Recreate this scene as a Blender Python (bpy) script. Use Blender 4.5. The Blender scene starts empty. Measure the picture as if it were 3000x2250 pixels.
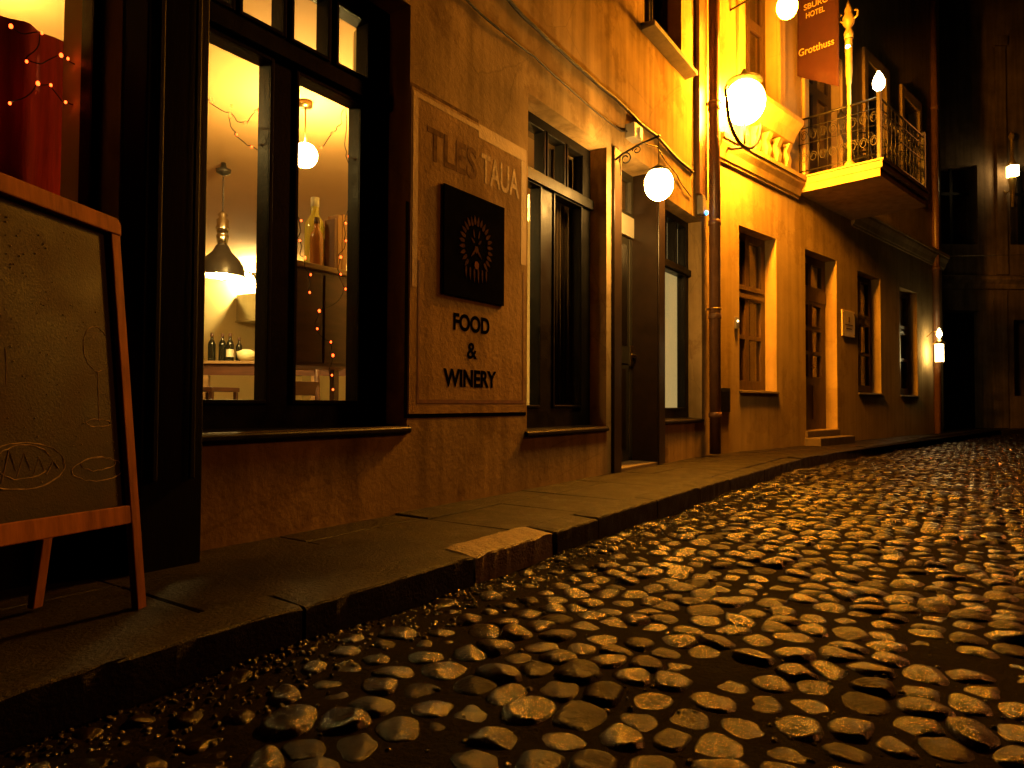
import bpy, math, random
import numpy as np
from mathutils import Vector, Matrix
random.seed(7); RNG = np.random.default_rng(7)
PI = math.pi
S = bpy.context.scene
COL = S.collection

# ------------------------------------------------------------------ helpers
class MB:
    def __init__(s): s.v = []; s.f = []; s.sm = []
    def add(s, vs, fs, smooth=False):
        o = len(s.v); s.v += [tuple(p) for p in vs]
        s.f += [tuple(i + o for i in f) for f in fs]; s.sm += [smooth] * len(fs); return s
    def box(s, x0, x1, y0, y1, z0, z1, M=None):
        vs = [(x, y, z) for z in (z0, z1) for y in (y0, y1) for x in (x0, x1)]
        if M is not None: vs = [M @ Vector(p) for p in vs]
        return s.add(vs, [(0, 2, 3, 1), (4, 5, 7, 6), (0, 1, 5, 4), (2, 6, 7, 3), (0, 4, 6, 2), (1, 3, 7, 5)])
    def lathe(s, prof, n=24, c=(0, 0, 0), cap=True):
        vs = []; fs = []
        for r, z in prof:
            for k in range(n):
                a = 2 * PI * k / n; vs.append((c[0] + r * math.cos(a), c[1] + r * math.sin(a), c[2] + z))
        for i in range(len(prof) - 1):
            for k in range(n):
                k2 = (k + 1) % n; fs.append((i * n + k, i * n + k2, (i + 1) * n + k2, (i + 1) * n + k))
        if cap:
            fs.append(tuple(range(n - 1, -1, -1))); fs.append(tuple((len(prof) - 1) * n + k for k in range(n)))
        return s.add(vs, fs, True)
    def sphere(s, r, c=(0, 0, 0), n=16, sz=1.0):
        m = max(6, n // 2)
        return s.lathe([(max(1e-4, r * math.sin(PI * i / m)), -r * sz * math.cos(PI * i / m)) for i in range(m + 1)], n, c, False)
    def tube(s, pts, r, n=8, closed=False):
        pts = [Vector(p) for p in pts]; N = len(pts); vs = []; fs = []
        rr = r if isinstance(r, (list, tuple)) else [r] * N
        up = None
        for i, p in enumerate(pts):
            if closed: t = pts[(i + 1) % N] - pts[i - 1]
            else: t = pts[min(i + 1, N - 1)] - pts[max(i - 1, 0)]
            t = t.normalized() if t.length > 1e-9 else Vector((0, 0, 1))
            if up is None: up = Vector((0, 0, 1)) if abs(t.z) < .9 else Vector((1, 0, 0))
            up = (up - t * up.dot(t)); up = up.normalized() if up.length > 1e-6 else t.orthogonal().normalized()
            b = t.cross(up)
            for k in range(n):
                a = 2 * PI * k / n; vs.append(p + (up * math.cos(a) + b * math.sin(a)) * rr[i])
        for i in range(N if closed else N - 1):
            j = (i + 1) % N
            for k in range(n):
                k2 = (k + 1) % n; fs.append((i * n + k, i * n + k2, j * n + k2, j * n + k))
        if not closed: fs += [tuple(range(n - 1, -1, -1)), tuple((N - 1) * n + k for k in range(n))]
        return s.add(vs, fs, n > 5)
    def prism(s, poly, a0, a1, axis='x', M=None):
        """closed polygon (p,q) swept from a0 to a1 along axis; p,q are the other two axes in order"""
        def mk(a, p, q): return {'x': (a, p, q), 'y': (p, a, q), 'z': (p, q, a)}[axis]
        n = len(poly); vs = [mk(a0, *p) for p in poly] + [mk(a1, *p) for p in poly]
        if M is not None: vs = [M @ Vector(p) for p in vs]
        return s.add(vs, [tuple(range(n - 1, -1, -1)), tuple(range(n, 2 * n))] + [(k, (k + 1) % n, n + (k + 1) % n, n + k) for k in range(n)])
    def wall(s, x0, x1, z0, z1, ops, T):
        xs = sorted({x0, x1} | {o[0] for o in ops} | {o[1] for o in ops}); zs = sorted({z0, z1} | {o[2] for o in ops} | {o[3] for o in ops})
        for i in range(len(xs) - 1):
            for j in range(len(zs) - 1):
                a, b, c, d = xs[i], xs[i + 1], zs[j], zs[j + 1]; mx, mz = (a + b) / 2, (c + d) / 2
                if any(o[0] < mx < o[1] and o[2] < mz < o[3] for o in ops): continue
                s.add([(a, 0, c), (b, 0, c), (b, 0, d), (a, 0, d)], [(0, 1, 2, 3)])
                s.add([(a, T, c), (b, T, c), (b, T, d), (a, T, d)], [(3, 2, 1, 0)])
        for a, b, c, d in ops:
            q = [((a, c), (a, d)), ((b, d), (b, c)), ((a, d), (b, d)), ((b, c), (a, c))]
            if c <= z0 + 1e-6: q = q[:3]
            for (p, r) in q: s.add([(p[0], 0, p[1]), (r[0], 0, r[1]), (r[0], T, r[1]), (p[0], T, p[1])], [(0, 1, 2, 3)])
        for X in (x0, x1): s.add([(X, 0, z0), (X, T, z0), (X, T, z1), (X, 0, z1)], [(0, 1, 2, 3)])
        s.add([(x0, 0, z1), (x1, 0, z1), (x1, T, z1), (x0, T, z1)], [(0, 1, 2, 3)])
        return s
    def build(s, name, mat, parent=None, bev=0, loc=None):
        me = bpy.data.meshes.new(name); me.from_pydata(s.v, [], s.f)
        me.polygons.foreach_set('use_smooth', s.sm); me.update()
        o = bpy.data.objects.new(name, me); COL.objects.link(o)
        me.materials.append(mat)
        if parent: o.parent = parent
        if loc: o.location = loc
        if bev:
            m = o.modifiers.new('b', 'BEVEL'); m.width = bev; m.segments = 2; m.limit_method = 'ANGLE'; m.angle_limit = .7
        return o

def thing(name, label, cat, loc=(0, 0, 0), rz=0, group=None):
    o = bpy.data.objects.new(name, None); COL.objects.link(o); o.empty_display_size = .1
    o.location = loc; o.rotation_euler = (0, 0, rz); o['label'] = label; o['category'] = cat
    if group: o['group'] = group
    return o
def part(name, parent, loc=(0, 0, 0), rz=0):
    o = bpy.data.objects.new(name, None); COL.objects.link(o); o.empty_display_size = .1
    o.location = loc; o.rotation_euler = (0, 0, rz); o.parent = parent; return o
def tag(o, label, cat, group=None):
    o['label'] = label; o['category'] = cat
    if group: o['group'] = group
    return o
def struct(o, kind='structure'): o['kind'] = kind; return o
def dup(root, loc, rz, label):
    r = root.copy(); COL.objects.link(r); r.location = loc; r.rotation_euler = (0, 0, rz); r['label'] = label
    for ch in list(root.children):
        c = ch.copy(); COL.objects.link(c); c.parent = r
        for g in list(ch.children):
            d = g.copy(); COL.objects.link(d); d.parent = c
    return r
def text(body, name, mat, parent, x0, x1, z0, z1, y, M=None, bold=0.0, ext=.0005):
    cu = bpy.data.curves.new(name, 'FONT'); cu.body = body; cu.extrude = ext; cu.offset = bold; cu.size = 1
    t = bpy.data.objects.new('t', cu); COL.objects.link(t); bpy.context.view_layer.update()
    me = bpy.data.meshes.new_from_object(t.evaluated_get(bpy.context.evaluated_depsgraph_get()))
    bpy.data.objects.remove(t)
    P = np.array([v.co[:] for v in me.vertices]); lo = P.min(0); hi = P.max(0)
    for v in me.vertices:
        c = v.co
        p = Vector((x0 + (c.x - lo[0]) / (hi[0] - lo[0]) * (x1 - x0), y - c.z, z0 + (c.y - lo[1]) / (hi[1] - lo[1]) * (z1 - z0)))
        v.co = (M @ p) if M is not None else p
    me.name = name; me.materials.clear(); me.materials.append(mat)
    o = bpy.data.objects.new(name, me); COL.objects.link(o); o.parent = parent; return o

# ------------------------------------------------------------------ materials
def mat(name, col, rough=.6, var=.25, scale=6.0, bump=.0, bscale=40.0, metal=0.0, streak=0.0, col2=None, spec=.5, coat=0.0, stretch=None, rvar=0.0, patch=0.0):
    m = bpy.data.materials.new(name); m.use_nodes = True; N = m.node_tree.nodes; L = m.node_tree.links
    b = N['Principled BSDF']; b.inputs['Roughness'].default_value = rough; b.inputs['Metallic'].default_value = metal
    b.inputs['Specular IOR Level'].default_value = spec; b.inputs['Coat Weight'].default_value = coat
    tc = N.new('ShaderNodeTexCoord'); src = tc.outputs['Object']
    if stretch:
        mp = N.new('ShaderNodeMapping'); mp.inputs['Scale'].default_value = stretch; L.new(src, mp.inputs['Vector']); src2 = mp.outputs[0]
    else: src2 = src
    nz = N.new('ShaderNodeTexNoise'); nz.inputs['Scale'].default_value = scale; nz.inputs['Detail'].default_value = 7; nz.inputs['Roughness'].default_value = .62
    L.new(src2, nz.inputs['Vector'])
    rp = N.new('ShaderNodeMapRange'); rp.inputs['From Min'].default_value = .3; rp.inputs['From Max'].default_value = .7
    L.new(nz.outputs['Fac'], rp.inputs['Value'])
    mx = N.new('ShaderNodeMix'); mx.data_type = 'RGBA'; L.new(rp.outputs[0], mx.inputs['Factor'])
    c2 = col2 if col2 else tuple(c * (1 + var) for c in col)
    c1 = col if col2 else tuple(c * (1 - var) for c in col)
    mx.inputs['A'].default_value = (*c1, 1); mx.inputs['B'].default_value = (*c2, 1); out = mx.outputs['Result']
    if streak:
        mp = N.new('ShaderNodeMapping'); mp.inputs['Scale'].default_value = (5, 5, .35); L.new(src, mp.inputs['Vector'])
        n2 = N.new('ShaderNodeTexNoise'); n2.inputs['Scale'].default_value = 1.6; n2.inputs['Detail'].default_value = 6; L.new(mp.outputs[0], n2.inputs['Vector'])
        r2 = N.new('ShaderNodeMapRange'); r2.inputs['From Min'].default_value = .35; r2.inputs['From Max'].default_value = .72
        r2.inputs['To Min'].default_value = 1.0; r2.inputs['To Max'].default_value = 1 - streak; L.new(n2.outputs['Fac'], r2.inputs['Value'])
        mm = N.new('ShaderNodeMix'); mm.data_type = 'RGBA'; mm.blend_type = 'MULTIPLY'; mm.inputs['Factor'].default_value = 1
        L.new(out, mm.inputs['A']); L.new(r2.outputs[0], mm.inputs['B']); out = mm.outputs['Result']
    if patch:
        n5 = N.new('ShaderNodeTexNoise'); n5.inputs['Scale'].default_value = .9; n5.inputs['Detail'].default_value = 9; n5.inputs['Roughness'].default_value = .7; L.new(src, n5.inputs['Vector'])
        r5 = N.new('ShaderNodeMapRange'); r5.inputs['From Min'].default_value = .535; r5.inputs['From Max'].default_value = .575; L.new(n5.outputs['Fac'], r5.inputs['Value'])
        vc = N.new('ShaderNodeTexVoronoi'); vc.feature = 'DISTANCE_TO_EDGE'; vc.inputs['Scale'].default_value = 1.3
        wn = N.new('ShaderNodeMix'); wn.data_type = 'VECTOR'; wn.inputs['Factor'].default_value = .12; L.new(src, wn.inputs['A']); L.new(n5.outputs['Color'], wn.inputs['B']); L.new(wn.outputs['Result'], vc.inputs['Vector'])
        r6 = N.new('ShaderNodeMapRange'); r6.inputs['From Min'].default_value = .0; r6.inputs['From Max'].default_value = .006; r6.inputs['To Min'].default_value = .55; r6.inputs['To Max'].default_value = 1; L.new(vc.outputs['Distance'], r6.inputs['Value'])
        m5 = N.new('ShaderNodeMix'); m5.data_type = 'RGBA'; m5.blend_type = 'MULTIPLY'; m5.inputs['B'].default_value = (1 - patch * .5, 1 - patch * .58, 1 - patch * .66, 1)
        L.new(r5.outputs[0], m5.inputs['Factor']); L.new(out, m5.inputs['A'])
        m6 = N.new('ShaderNodeMix'); m6.data_type = 'RGBA'; m6.blend_type = 'MULTIPLY'; m6.inputs['Factor'].default_value = patch; L.new(m5.outputs['Result'], m6.inputs['A']); L.new(r6.outputs[0], m6.inputs['B']); out = m6.outputs['Result']
    L.new(out, b.inputs['Base Color'])
    if rvar:
        rr = N.new('ShaderNodeMapRange'); rr.inputs['From Min'].default_value = .3; rr.inputs['From Max'].default_value = .7
        rr.inputs['To Min'].default_value = max(.03, rough - rvar); rr.inputs['To Max'].default_value = min(1, rough + rvar)
        L.new(nz.outputs['Fac'], rr.inputs['Value']); L.new(rr.outputs[0], b.inputs['Roughness'])
    if bump:
        n3 = N.new('ShaderNodeTexNoise'); n3.inputs['Scale'].default_value = bscale; n3.inputs['Detail'].default_value = 8; n3.inputs['Roughness'].default_value = .65; L.new(src2, n3.inputs['Vector'])
        bp = N.new('ShaderNodeBump'); bp.inputs['Strength'].default_value = bump; bp.inputs['Distance'].default_value = .02
        L.new(n3.outputs['Fac'], bp.inputs['Height']); L.new(bp.outputs[0], b.inputs['Normal'])
    return m
def emis(name, col, st, base=None):
    m = bpy.data.materials.new(name); m.use_nodes = True; b = m.node_tree.nodes['Principled BSDF']
    b.inputs['Base Color'].default_value = (*(base or col), 1); b.inputs['Emission Color'].default_value = (*col, 1); b.inputs['Emission Strength'].default_value = st
    b.inputs['Roughness'].default_value = .4; return m
def glass(name, tint=(.95, .93, .88), refl=1.0):
    m = bpy.data.materials.new(name); m.use_nodes = True; N = m.node_tree.nodes; L = m.node_tree.links
    N.remove(N['Principled BSDF']); out = N['Material Output']
    tr = N.new('ShaderNodeBsdfTransparent'); tr.inputs[0].default_value = (*tint, 1)
    gl = N.new('ShaderNodeBsdfGlossy'); gl.inputs['Roughness'].default_value = .03
    fr = N.new('ShaderNodeFresnel'); ge = N.new('ShaderNodeNewGeometry'); io = N.new('ShaderNodeMapRange'); io.inputs['To Min'].default_value = 1.45; io.inputs['To Max'].default_value = 1 / 1.45
    L.new(ge.outputs['Backfacing'], io.inputs['Value']); L.new(io.outputs[0], fr.inputs[0])
    mu = N.new('ShaderNodeMath'); mu.operation = 'MULTIPLY'; mu.inputs[1].default_value = refl; L.new(fr.outputs[0], mu.inputs[0])
    mx = N.new('ShaderNodeMixShader'); L.new(mu.outputs[0], mx.inputs[0]); L.new(tr.outputs[0], mx.inputs[1]); L.new(gl.outputs[0], mx.inputs[2]); L.new(mx.outputs[0], out.inputs[0])
    return m

M_WALL = mat('ochre_plaster', (.42, .285, .13), .85, .28, 1.7, .22, 22, streak=.42, spec=0, patch=.45)
M_HOTEL = mat('smooth_plaster', (.44, .31, .15), .85, .14, 2.0, .22, 35, streak=.28, spec=0, patch=.3)
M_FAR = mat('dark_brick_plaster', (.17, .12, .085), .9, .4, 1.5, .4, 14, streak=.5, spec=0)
M_BLACK = mat('black_paint', (.006, .005, .0045), .42, .4, 9, .10, 60, rvar=.10, spec=.10)
M_PIERBLK = mat('black_timber', (.005, .004, .0035), .6, spec=.06, var=.4, scale=5, bump=.12, bscale=30, stretch=(8, 8, .6))
M_CLAD = mat('dark_brown_gloss_paint', (.018, .011, .007), .30, .3, 7, .05, 40, spec=.2)
M_WOODDK = mat('brown_door_wood', (.09, .050, .026), .5, .4, 5, .15, 30, stretch=(10, 10, .8))
M_DOOR = mat('dark_olive_door_paint', (.03, .025, .016), .5, .3, 6, .08, 40)
M_PALE = mat('pale_door_panel', (.5, .45, .34), .5, .1, 6)
M_SILLST = mat('sill_stone', (.10, .07, .045), .7, .3, 8, .2, 40)
M_GLASS = glass('window_glass'); M_GLASSM = glass('dull_glass', (.9, .86, .78), .25); M_GLASSD = glass('upper_glass', (.8, .75, .7), 1.4)
E_BLIND = emis('blind_glow', (1, .72, .27), .55, (.62, .56, .38))  # room light put into the blind as emission; no lamp stands behind it
M_IRON = mat('black_iron', (.02, .017, .014), .45, .4, 30, .1, 80, metal=.6)
M_BRASS = mat('brass', (.55, .36, .12), .3, .2, 20, metal=1)
M_GILT = mat('gilded_paint', (.5, .36, .12), .38, .2, 12, .1, 40, metal=.4)
M_ZINC = mat('painted_downpipe', (.16, .075, .035), .35, .25, 8, .06, 30)
M_CHROME = mat('steel', (.6, .58, .5), .22, .1, 10, metal=1)
M_INT = mat('cream_interior_plaster', (.72, .60, .30), .8, .05, 2, .08, 30)
M_CEIL = mat('interior_ceiling', (.56, .34, .13), .85, .05, 1.5)
M_FLOOR = mat('wooden_floor', (.20, .11, .05), .5, .3, 4, .05, 20, stretch=(.6, 8, 1))
M_CAB = mat('dark_cabinet_wood', (.085, .034, .018), .42, .4, 3, .05, 20, stretch=(1, 1, 6))
M_TOPWOOD = mat('pale_counter_wood', (.30, .18, .08), .45, .3, 4, stretch=(1, 6, 6))
M_SHADE = mat('enamel_shade_dark', (.035, .03, .025), .35, .2, 20)
M_SHADEIN = mat('enamel_shade_white', (.8, .75, .6), .4, .03, 10)
M_BOTTLE = mat('dark_bottle_glass', (.012, .012, .008), .08, .2, 4)
M_BOTTLEY = mat('pale_wine_bottle', (.62, .55, .10), .12, .05, 4)
M_BOTTLEO = mat('amber_wine_bottle', (.40, .17, .04), .15, .1, 4)
M_LABEL = mat('paper_label', (.75, .68, .50), .7, .06, 20)
M_CERAM = mat('pale_ceramic', (.72, .66, .38), .3, .05, 10)
M_BOOK = mat('brown_book_cover', (.30, .15, .05), .6, .2, 8)
M_BOOK2 = mat('dark_book_cover', (.14, .06, .03), .6, .2, 8)
M_RED = mat('deep_red_cloth', (.5, .035, .02), .85, .35, 5, .25, 30, stretch=(7, 7, .6))
M_CURT = mat('brown_curtain', (.03, .017, .009), .9, .3, 4, .2, 20, stretch=(14, 14, .4))
M_NET = mat('beige_net_curtain', (.20, .13, .07), .9, .2, 4, .15, 20, stretch=(14, 14, .4))
M_BOARDW = mat('orange_brown_pine', (.17, .062, .02), .7, .4, 4, spec=.05, bump=.12, bscale=30, stretch=(9, 9, .8))
M_CHALK = mat('chalk_line', (.20, .14, .09), .9, .6, 60)
M_SIGNBG = mat('faded_sign_paint', (.43, .275, .12), .85, .2, 2.4, .3, 24, streak=.3, spec=0, patch=.3)
M_SIGNLT = mat('bare_sign_patch', (.50, .33, .145), .8, .15, 4, .2, 30)
M_SIGNDK = mat('dark_sign_line', (.005, .004, .003), .9, .5, 20, spec=0)
M_SIGNRED = mat('dull_red_sign_line', (.18, .06, .03), .8, .4, 20)
M_GHOST = mat('worn_dark_letter', (.20, .12, .055), .9, .6, 14, spec=0)
M_GHOSTL = mat('worn_light_letter', (.50, .34, .15), .9, .45, 30)
M_MANE = mat('emblem_orange', (.085, .042, .02), .9, .4, 30, spec=0)
M_TONGUE = mat('emblem_tongue', (.2, .085, .04), .9, .2, 30, spec=0)
M_BANNER = mat('dark_red_banner', (.032, .0035, .003), .85, .15, 3, .15, 12)
M_BANTXT = mat('gold_banner_letter', (.52, .33, .10), .7, .05, 10)
M_GREY = mat('grey_plastic', (.22, .20, .17), .5, .1, 12)
M_WHITEP = mat('pale_plastic', (.62, .60, .52), .45, .05, 12)
M_CABLE = mat('dark_cable', (.03, .02, .015), .7, .3, 20)
M_PLAQUE = mat('pale_plaque', (.66, .52, .30), .5, .1, 10)
M_PAVE = mat('wet_flagstone', (.013, .0085, .005), .5, .5, 4, .7, 80, rvar=.22, spec=.12)
M_KERB = mat('wet_granite_kerb', (.012, .008, .005), .55, .4, 14, .9, 75, rvar=.18, spec=.14)
M_GRAN = mat('rough_granite_block', (.15, .10, .055), .5, .45, 40, 1.0, 70)
M_BED = mat('wet_grit', (.0055, .0036, .0021), .85, .5, 9, .7, 60, rvar=.1, spec=.02)
M_GROUND = mat('dark_ground', (.03, .025, .02), .8, .3, 2, .3, 10)
M_STONE = mat('wet_cobble', (.0065, .004, .0024), .24, .7, 9, .40, 85, spec=.4)
_n = M_STONE.node_tree.nodes; _l = M_STONE.node_tree.links; _b = _n['Principled BSDF']
_at = _n.new('ShaderNodeAttribute'); _at.attribute_name = 'stone_kind'                  # every stone has its own colour and polish
_mr = _n.new('ShaderNodeMapRange'); _mr.inputs['To Min'].default_value = .12; _mr.inputs['To Max'].default_value = .28; _l.new(_at.outputs['Fac'], _mr.inputs['Value']); _l.new(_mr.outputs[0], _b.inputs['Roughness'])
_ms = _n.new('ShaderNodeMapRange'); _ms.inputs['To Min'].default_value = .50; _ms.inputs['To Max'].default_value = .03; _l.new(_at.outputs['Fac'], _ms.inputs['Value']); _l.new(_ms.outputs[0], _b.inputs['Specular IOR Level'])
E_BIG = emis('sodium_lantern_glow', (1, .34, .014), 1400)
E_TOP = emis('upper_lantern_glow', (1, .30, .008), 420)
E_DOOR = emis('door_lantern_glow', (1, .52, .11), 260)
E_GLOBE = emis('globe_glow', (1, .66, .20), 620)
E_PEND = emis('pendant_bulb_glow', (1, .70, .22), 800)
E_SPOT = emis('spot_glow', (1, .72, .26), 2200)
E_CAND = emis('small_lantern_glow', (1, .74, .30), 40)
E_TORCH = emis('balcony_lamp_glow', (1, .78, .34), 45)
E_FAR = emis('far_lamp_glow', (1, .66, .22), 26)
E_FAIRY = emis('fairy_bulb_glow', (1, .075, .011), 10)
E_LED = emis('blue_led_glow', (.05, .45, 1), 6)
E_BOX = emis('lit_panel_glow', (1, .85, .45), 2.2)
E_DIM = emis('dim_lit_window', (1, .50, .12), .25)

# ------------------------------------------------------------------ frames
JX, JY, TH = 7.75, 0.0, math.radians(-11.87)
cT, sT = math.cos(TH), math.sin(TH)
def HW(u, v, z=0): return (JX + u * cT - v * sT, JY + u * sT + v * cT, z)

# ------------------------------------------------------------------ ground, road, pavement
struct(MB().add([(-60, -60, -.30), (80, -60, -.30), (80, 60, -.30), (-60, 60, -.30)], [(0, 1, 2, 3)]).build('ground', M_GROUND))
KL = [(-6, -.88), (7.75, -.92), (14.25, -1.74), (19.2, -2.62), (24, -7.0)]      # kerb line on plan
def kerb_y(x):
    for (a, b), (c, d) in zip(KL, KL[1:]):
        if x <= c: return b + (d - b) * (x - a) / (c - a)
    return KL[-1][1]
# road bed
mb = MB(); nx, ny = 120, 44
xs = np.linspace(-4, 26, nx)
for i, x in enumerate(xs):
    y1 = kerb_y(x) - .0
    for j in range(ny):
        y = y1 - 12 * (j / (ny - 1)) ** 1.3
        mb.v.append((x, y, -.1165 + .008 * math.sin(x * 3.1 + y * 2.3) + .006 * math.sin(x * 7.7 - y * 5.1)))
for i in range(nx - 1):
    for j in range(ny - 1):
        mb.f.append((i * ny + j, i * ny + j + 1, (i + 1) * ny + j + 1, (i + 1) * ny + j)); mb.sm.append(True)
struct(mb.build('road', M_BED))
# field cobbles bedded in the road (its surface pattern)
def cobbles():
    sp = .114; pts = []; y = -8.6; row = 0
    while y < -.7:
        x = -.8 + (row % 2) * sp * .5
        while x < 24:
            if -5.6 - .13 * x < y:
                f_ = RNG.uniform(.8, 1.0)
                pts.append((x + RNG.normal(0, .020), y + RNG.normal(0, .017)))
            x += sp
        y += sp * .88; row += 1
    P = np.array(pts); V = []; F = []; K = []; off = 0
    cell = {}
    for i, (x, y) in enumerate(pts): cell.setdefault((int(x // .2), int(y // .2)), []).append(i)
    for i, (px, py) in enumerate(pts):
        ky = kerb_y(px)
        if py > ky - .05 or py < -4.6 - .12 * px: continue
        gut = ky - py
        if gut < .26 and RNG.random() < .35: continue       # gritty gutter strip with few stones
        if RNG.random() < .02: continue
        ci, cj = int(px // .2), int(py // .2)
        nb = [j for a in (-1, 0, 1) for b in (-1, 0, 1) for j in cell.get((ci + a, cj + b), ()) if j != i]
        D = P[nb] - P[i]; d = np.hypot(D[:, 0], D[:, 1]); k = d < .26; D = D[k]; d = d[k]
        dist = math.hypot(px, py + 2.5)
        n, m = (18, 6) if dist < 4 else ((12, 5) if dist < 8 else (8, 4))
        ang = np.arange(n) * 2 * PI / n + RNG.uniform(0, .4)
        dirs = np.stack([np.cos(ang), np.sin(ang)], 1)
        pr = np.clip(dirs @ (D / d[:, None]).T, 0, None) / (d * .5)
        rad = (pr ** 7).sum(1) ** (-1 / 7)
        rad = np.clip(rad, .024, .076) * RNG.uniform(.93, 1.07)
        if gut < .36: rad *= RNG.uniform(.6, .95)
        h = RNG.uniform(.010, .019); tx, ty = RNG.normal(0, .085), RNG.normal(0, .085); fl = RNG.uniform(2.0, 3.2)
        z0 = -.120 + RNG.normal(0, .004) + .008 * math.sin(px * 3.1 + py * 2.3) + .006 * math.sin(px * 7.7 - py * 5.1)
        K.append(np.full(n * m, RNG.random()))
        w1, w2, w3 = RNG.uniform(0, 6, 3)
        for q in range(m):
            t = 1 - q / m * .9
            lx = rad * t * dirs[:, 0]; ly = rad * t * dirs[:, 1]
            zz = h * (1 - t ** fl) + lx * tx + ly * ty + .0022 * np.sin(lx * 95 + w1) * np.sin(ly * 85 + w2) * (1 - t * .5)
            V.append(np.stack([px + lx, py + ly, z0 + zz + (-.014 if q == 0 else 0)], 1))
            if q < m - 1:
                for c in range(n):
                    c2 = (c + 1) % n; F.append((off + q * n + c, off + q * n + c2, off + (q + 1) * n + c2, off + (q + 1) * n + c))
        F.append(tuple(off + (m - 1) * n + c for c in range(n))); off += m * n
    for _ in range(5200):                                     # small grit between the stones, densest in the gutter
        px = .2 + 9 * RNG.random() ** 1.3
        py = kerb_y(px) - (.01 + abs(RNG.normal(0, .14)) if RNG.random() < .6 else RNG.uniform(0, 3.2))
        if py < -4.0: continue
        r = RNG.uniform(.003, .011); n, m = 6, 3; ang = np.arange(n) * PI / 3 + RNG.uniform(0, 1); q_ = RNG.uniform(.6, 1.3, n)
        z0 = -.117 + .008 * math.sin(px * 3.1 + py * 2.3) + .006 * math.sin(px * 7.7 - py * 5.1)
        for q in range(m):
            t = (1, .8, .3)[q]
            V.append(np.stack([px + r * t * q_ * np.cos(ang), py + r * t * q_ * np.sin(ang), np.full(n, z0 + r * (0, .5, .8)[q])], 1))
            if q < m - 1:
                for c in range(n):
                    c2 = (c + 1) % n; F.append((off + q * n + c, off + q * n + c2, off + (q + 1) * n + c2, off + (q + 1) * n + c))
        F.append(tuple(off + (m - 1) * n + c for c in range(n))); off += m * n; K.append(np.full(n * m, RNG.random()))
    me = bpy.data.meshes.new('cobbled_road'); me.from_pydata(np.concatenate(V).tolist(), [], F)
    me.polygons.foreach_set('use_smooth', [True] * len(F)); me.materials.append(M_STONE)
    at = me.attributes.new('stone_kind', 'FLOAT', 'POINT'); at.data.foreach_set('value', np.concatenate(K).astype(np.float32))
    o = bpy.data.objects.new('cobbled_road', me); COL.objects.link(o); return struct(o)
cobbles()
# pavement slabs (joints between them), in front of the bistro then along the hotel
def slab(mb, c, dz):
    lo = -.2
    n = 4; tl = [RNG.normal(0, .0015) for _ in range(4)]
    top = [(p[0], p[1], dz + tl[i]) for i, p in enumerate(c)]; cx = sum(p[0] for p in c) / 4; cy = sum(p[1] for p in c) / 4
    inn = [(cx + (p[0] - cx) * .988, cy + (p[1] - cy) * .986, p[2]) for p in top]
    out = [(p[0], p[1], p[2] - .005) for p in top]; bot = [(p[0], p[1], lo) for p in top]
    mb.add(inn + out + bot, [(0, 1, 2, 3)] + [(4 + i, 4 + (i + 1) % 4, (i + 1) % 4, i) for i in range(4)] + [(8 + i, 8 + (i + 1) % 4, 4 + (i + 1) % 4, 4 + i) for i in range(4)])
mb = MB(); g = .0028
x = -3.0
while x < 22:
    w = RNG.uniform(.5, .85)
    if x < 7.7: w = min(w, 7.75 - x) if 7.75 - x > .3 else 7.75 - x
    def P(xx, t):
        wy = -.02 if False else (0.30 if xx <= 7.75 else .25 - (xx - 7.75) * math.tan(-TH))
        ky = kerb_y(xx) + .16
        return (xx, ky + (wy - ky) * t)
    cuts = [0, RNG.uniform(.40, .55), 1] if kerb_y(x) < -.8 else [0, 1]
    for a, b in zip(cuts, cuts[1:]):
        p = [P(x + g, a), P(x + w - g, a), P(x + w - g, b), P(x + g, b)]
        p = [(q[0], q[1] + (g if i < 2 else -g)) for i, q in enumerate(p)]
        slab(mb, p, RNG.normal(-.004, .002))
    x += w
struct(mb.build('pavement', M_PAVE))
mb = MB(); mb.add([(-3, -.85, -.014), (7.75, -.85, -.014), (22, -3.4, -.014), (22, -.5, -.014), (7.75, .4, -.014), (-3, .4, -.014)], [(0, 1, 2, 3, 4, 5)])
struct(mb.build('pavement_bedding', M_BED))
mb = MB(); mbk = MB(); x = -3.0; first = True
def kerbblock(mb, x0, x1, top, tilt, wob):
    y0a, y0b = kerb_y(x0), kerb_y(x1); n = 14
    rows = []
    for i in range(n + 1):
        t = i / n; xx = x0 + (x1 - x0) * t; yy = y0a + (y0b - y0a) * t + RNG.normal(0, wob * .6)
        edge = .006 if i in (0, n) else 0
        prof = [(yy - .002, -.22), (yy + RNG.normal(0, wob), -.010 + top - tilt), (yy + .004, -.003 + top - tilt), (yy + .013, top - tilt + RNG.normal(0, wob * .3)), (yy + .085, top - tilt * .5 + RNG.normal(0, wob * .5)), (yy + .15, top + RNG.normal(0, wob * .3)), (yy + .155, -.2)]
        rows.append([(xx, p, q - edge * (q > -.1)) for p, q in prof])
    vs = [p for r in rows for p in r]; k = 7
    fs = [(i * k + j, (i + 1) * k + j, (i + 1) * k + j + 1, i * k + j + 1) for i in range(n) for j in range(k - 1)]
    fs += [tuple(range(k - 1, -1, -1)), tuple(n * k + j for j in range(k))]
    mb.add(vs, fs, False)
ends = [-3, -2.1, -1.2, -.35, .55, 1.30, 2.10, 2.72, 3.14]
while ends[-1] < 22: ends.append(ends[-1] + RNG.uniform(.6, 1.1))
for a, b in zip(ends, ends[1:]):
    if abs(a - 2.10) < 1e-6: kerbblock(mbk, a + .01, b - .03, .004, .014, .004)
    else: kerbblock(mb, a + .008, b - .008, RNG.normal(-.002, .006), RNG.uniform(0, .010), .0022)
struct(mb.build('kerb', M_KERB)); struct(mbk.build('kerb_block', M_GRAN))

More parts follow.
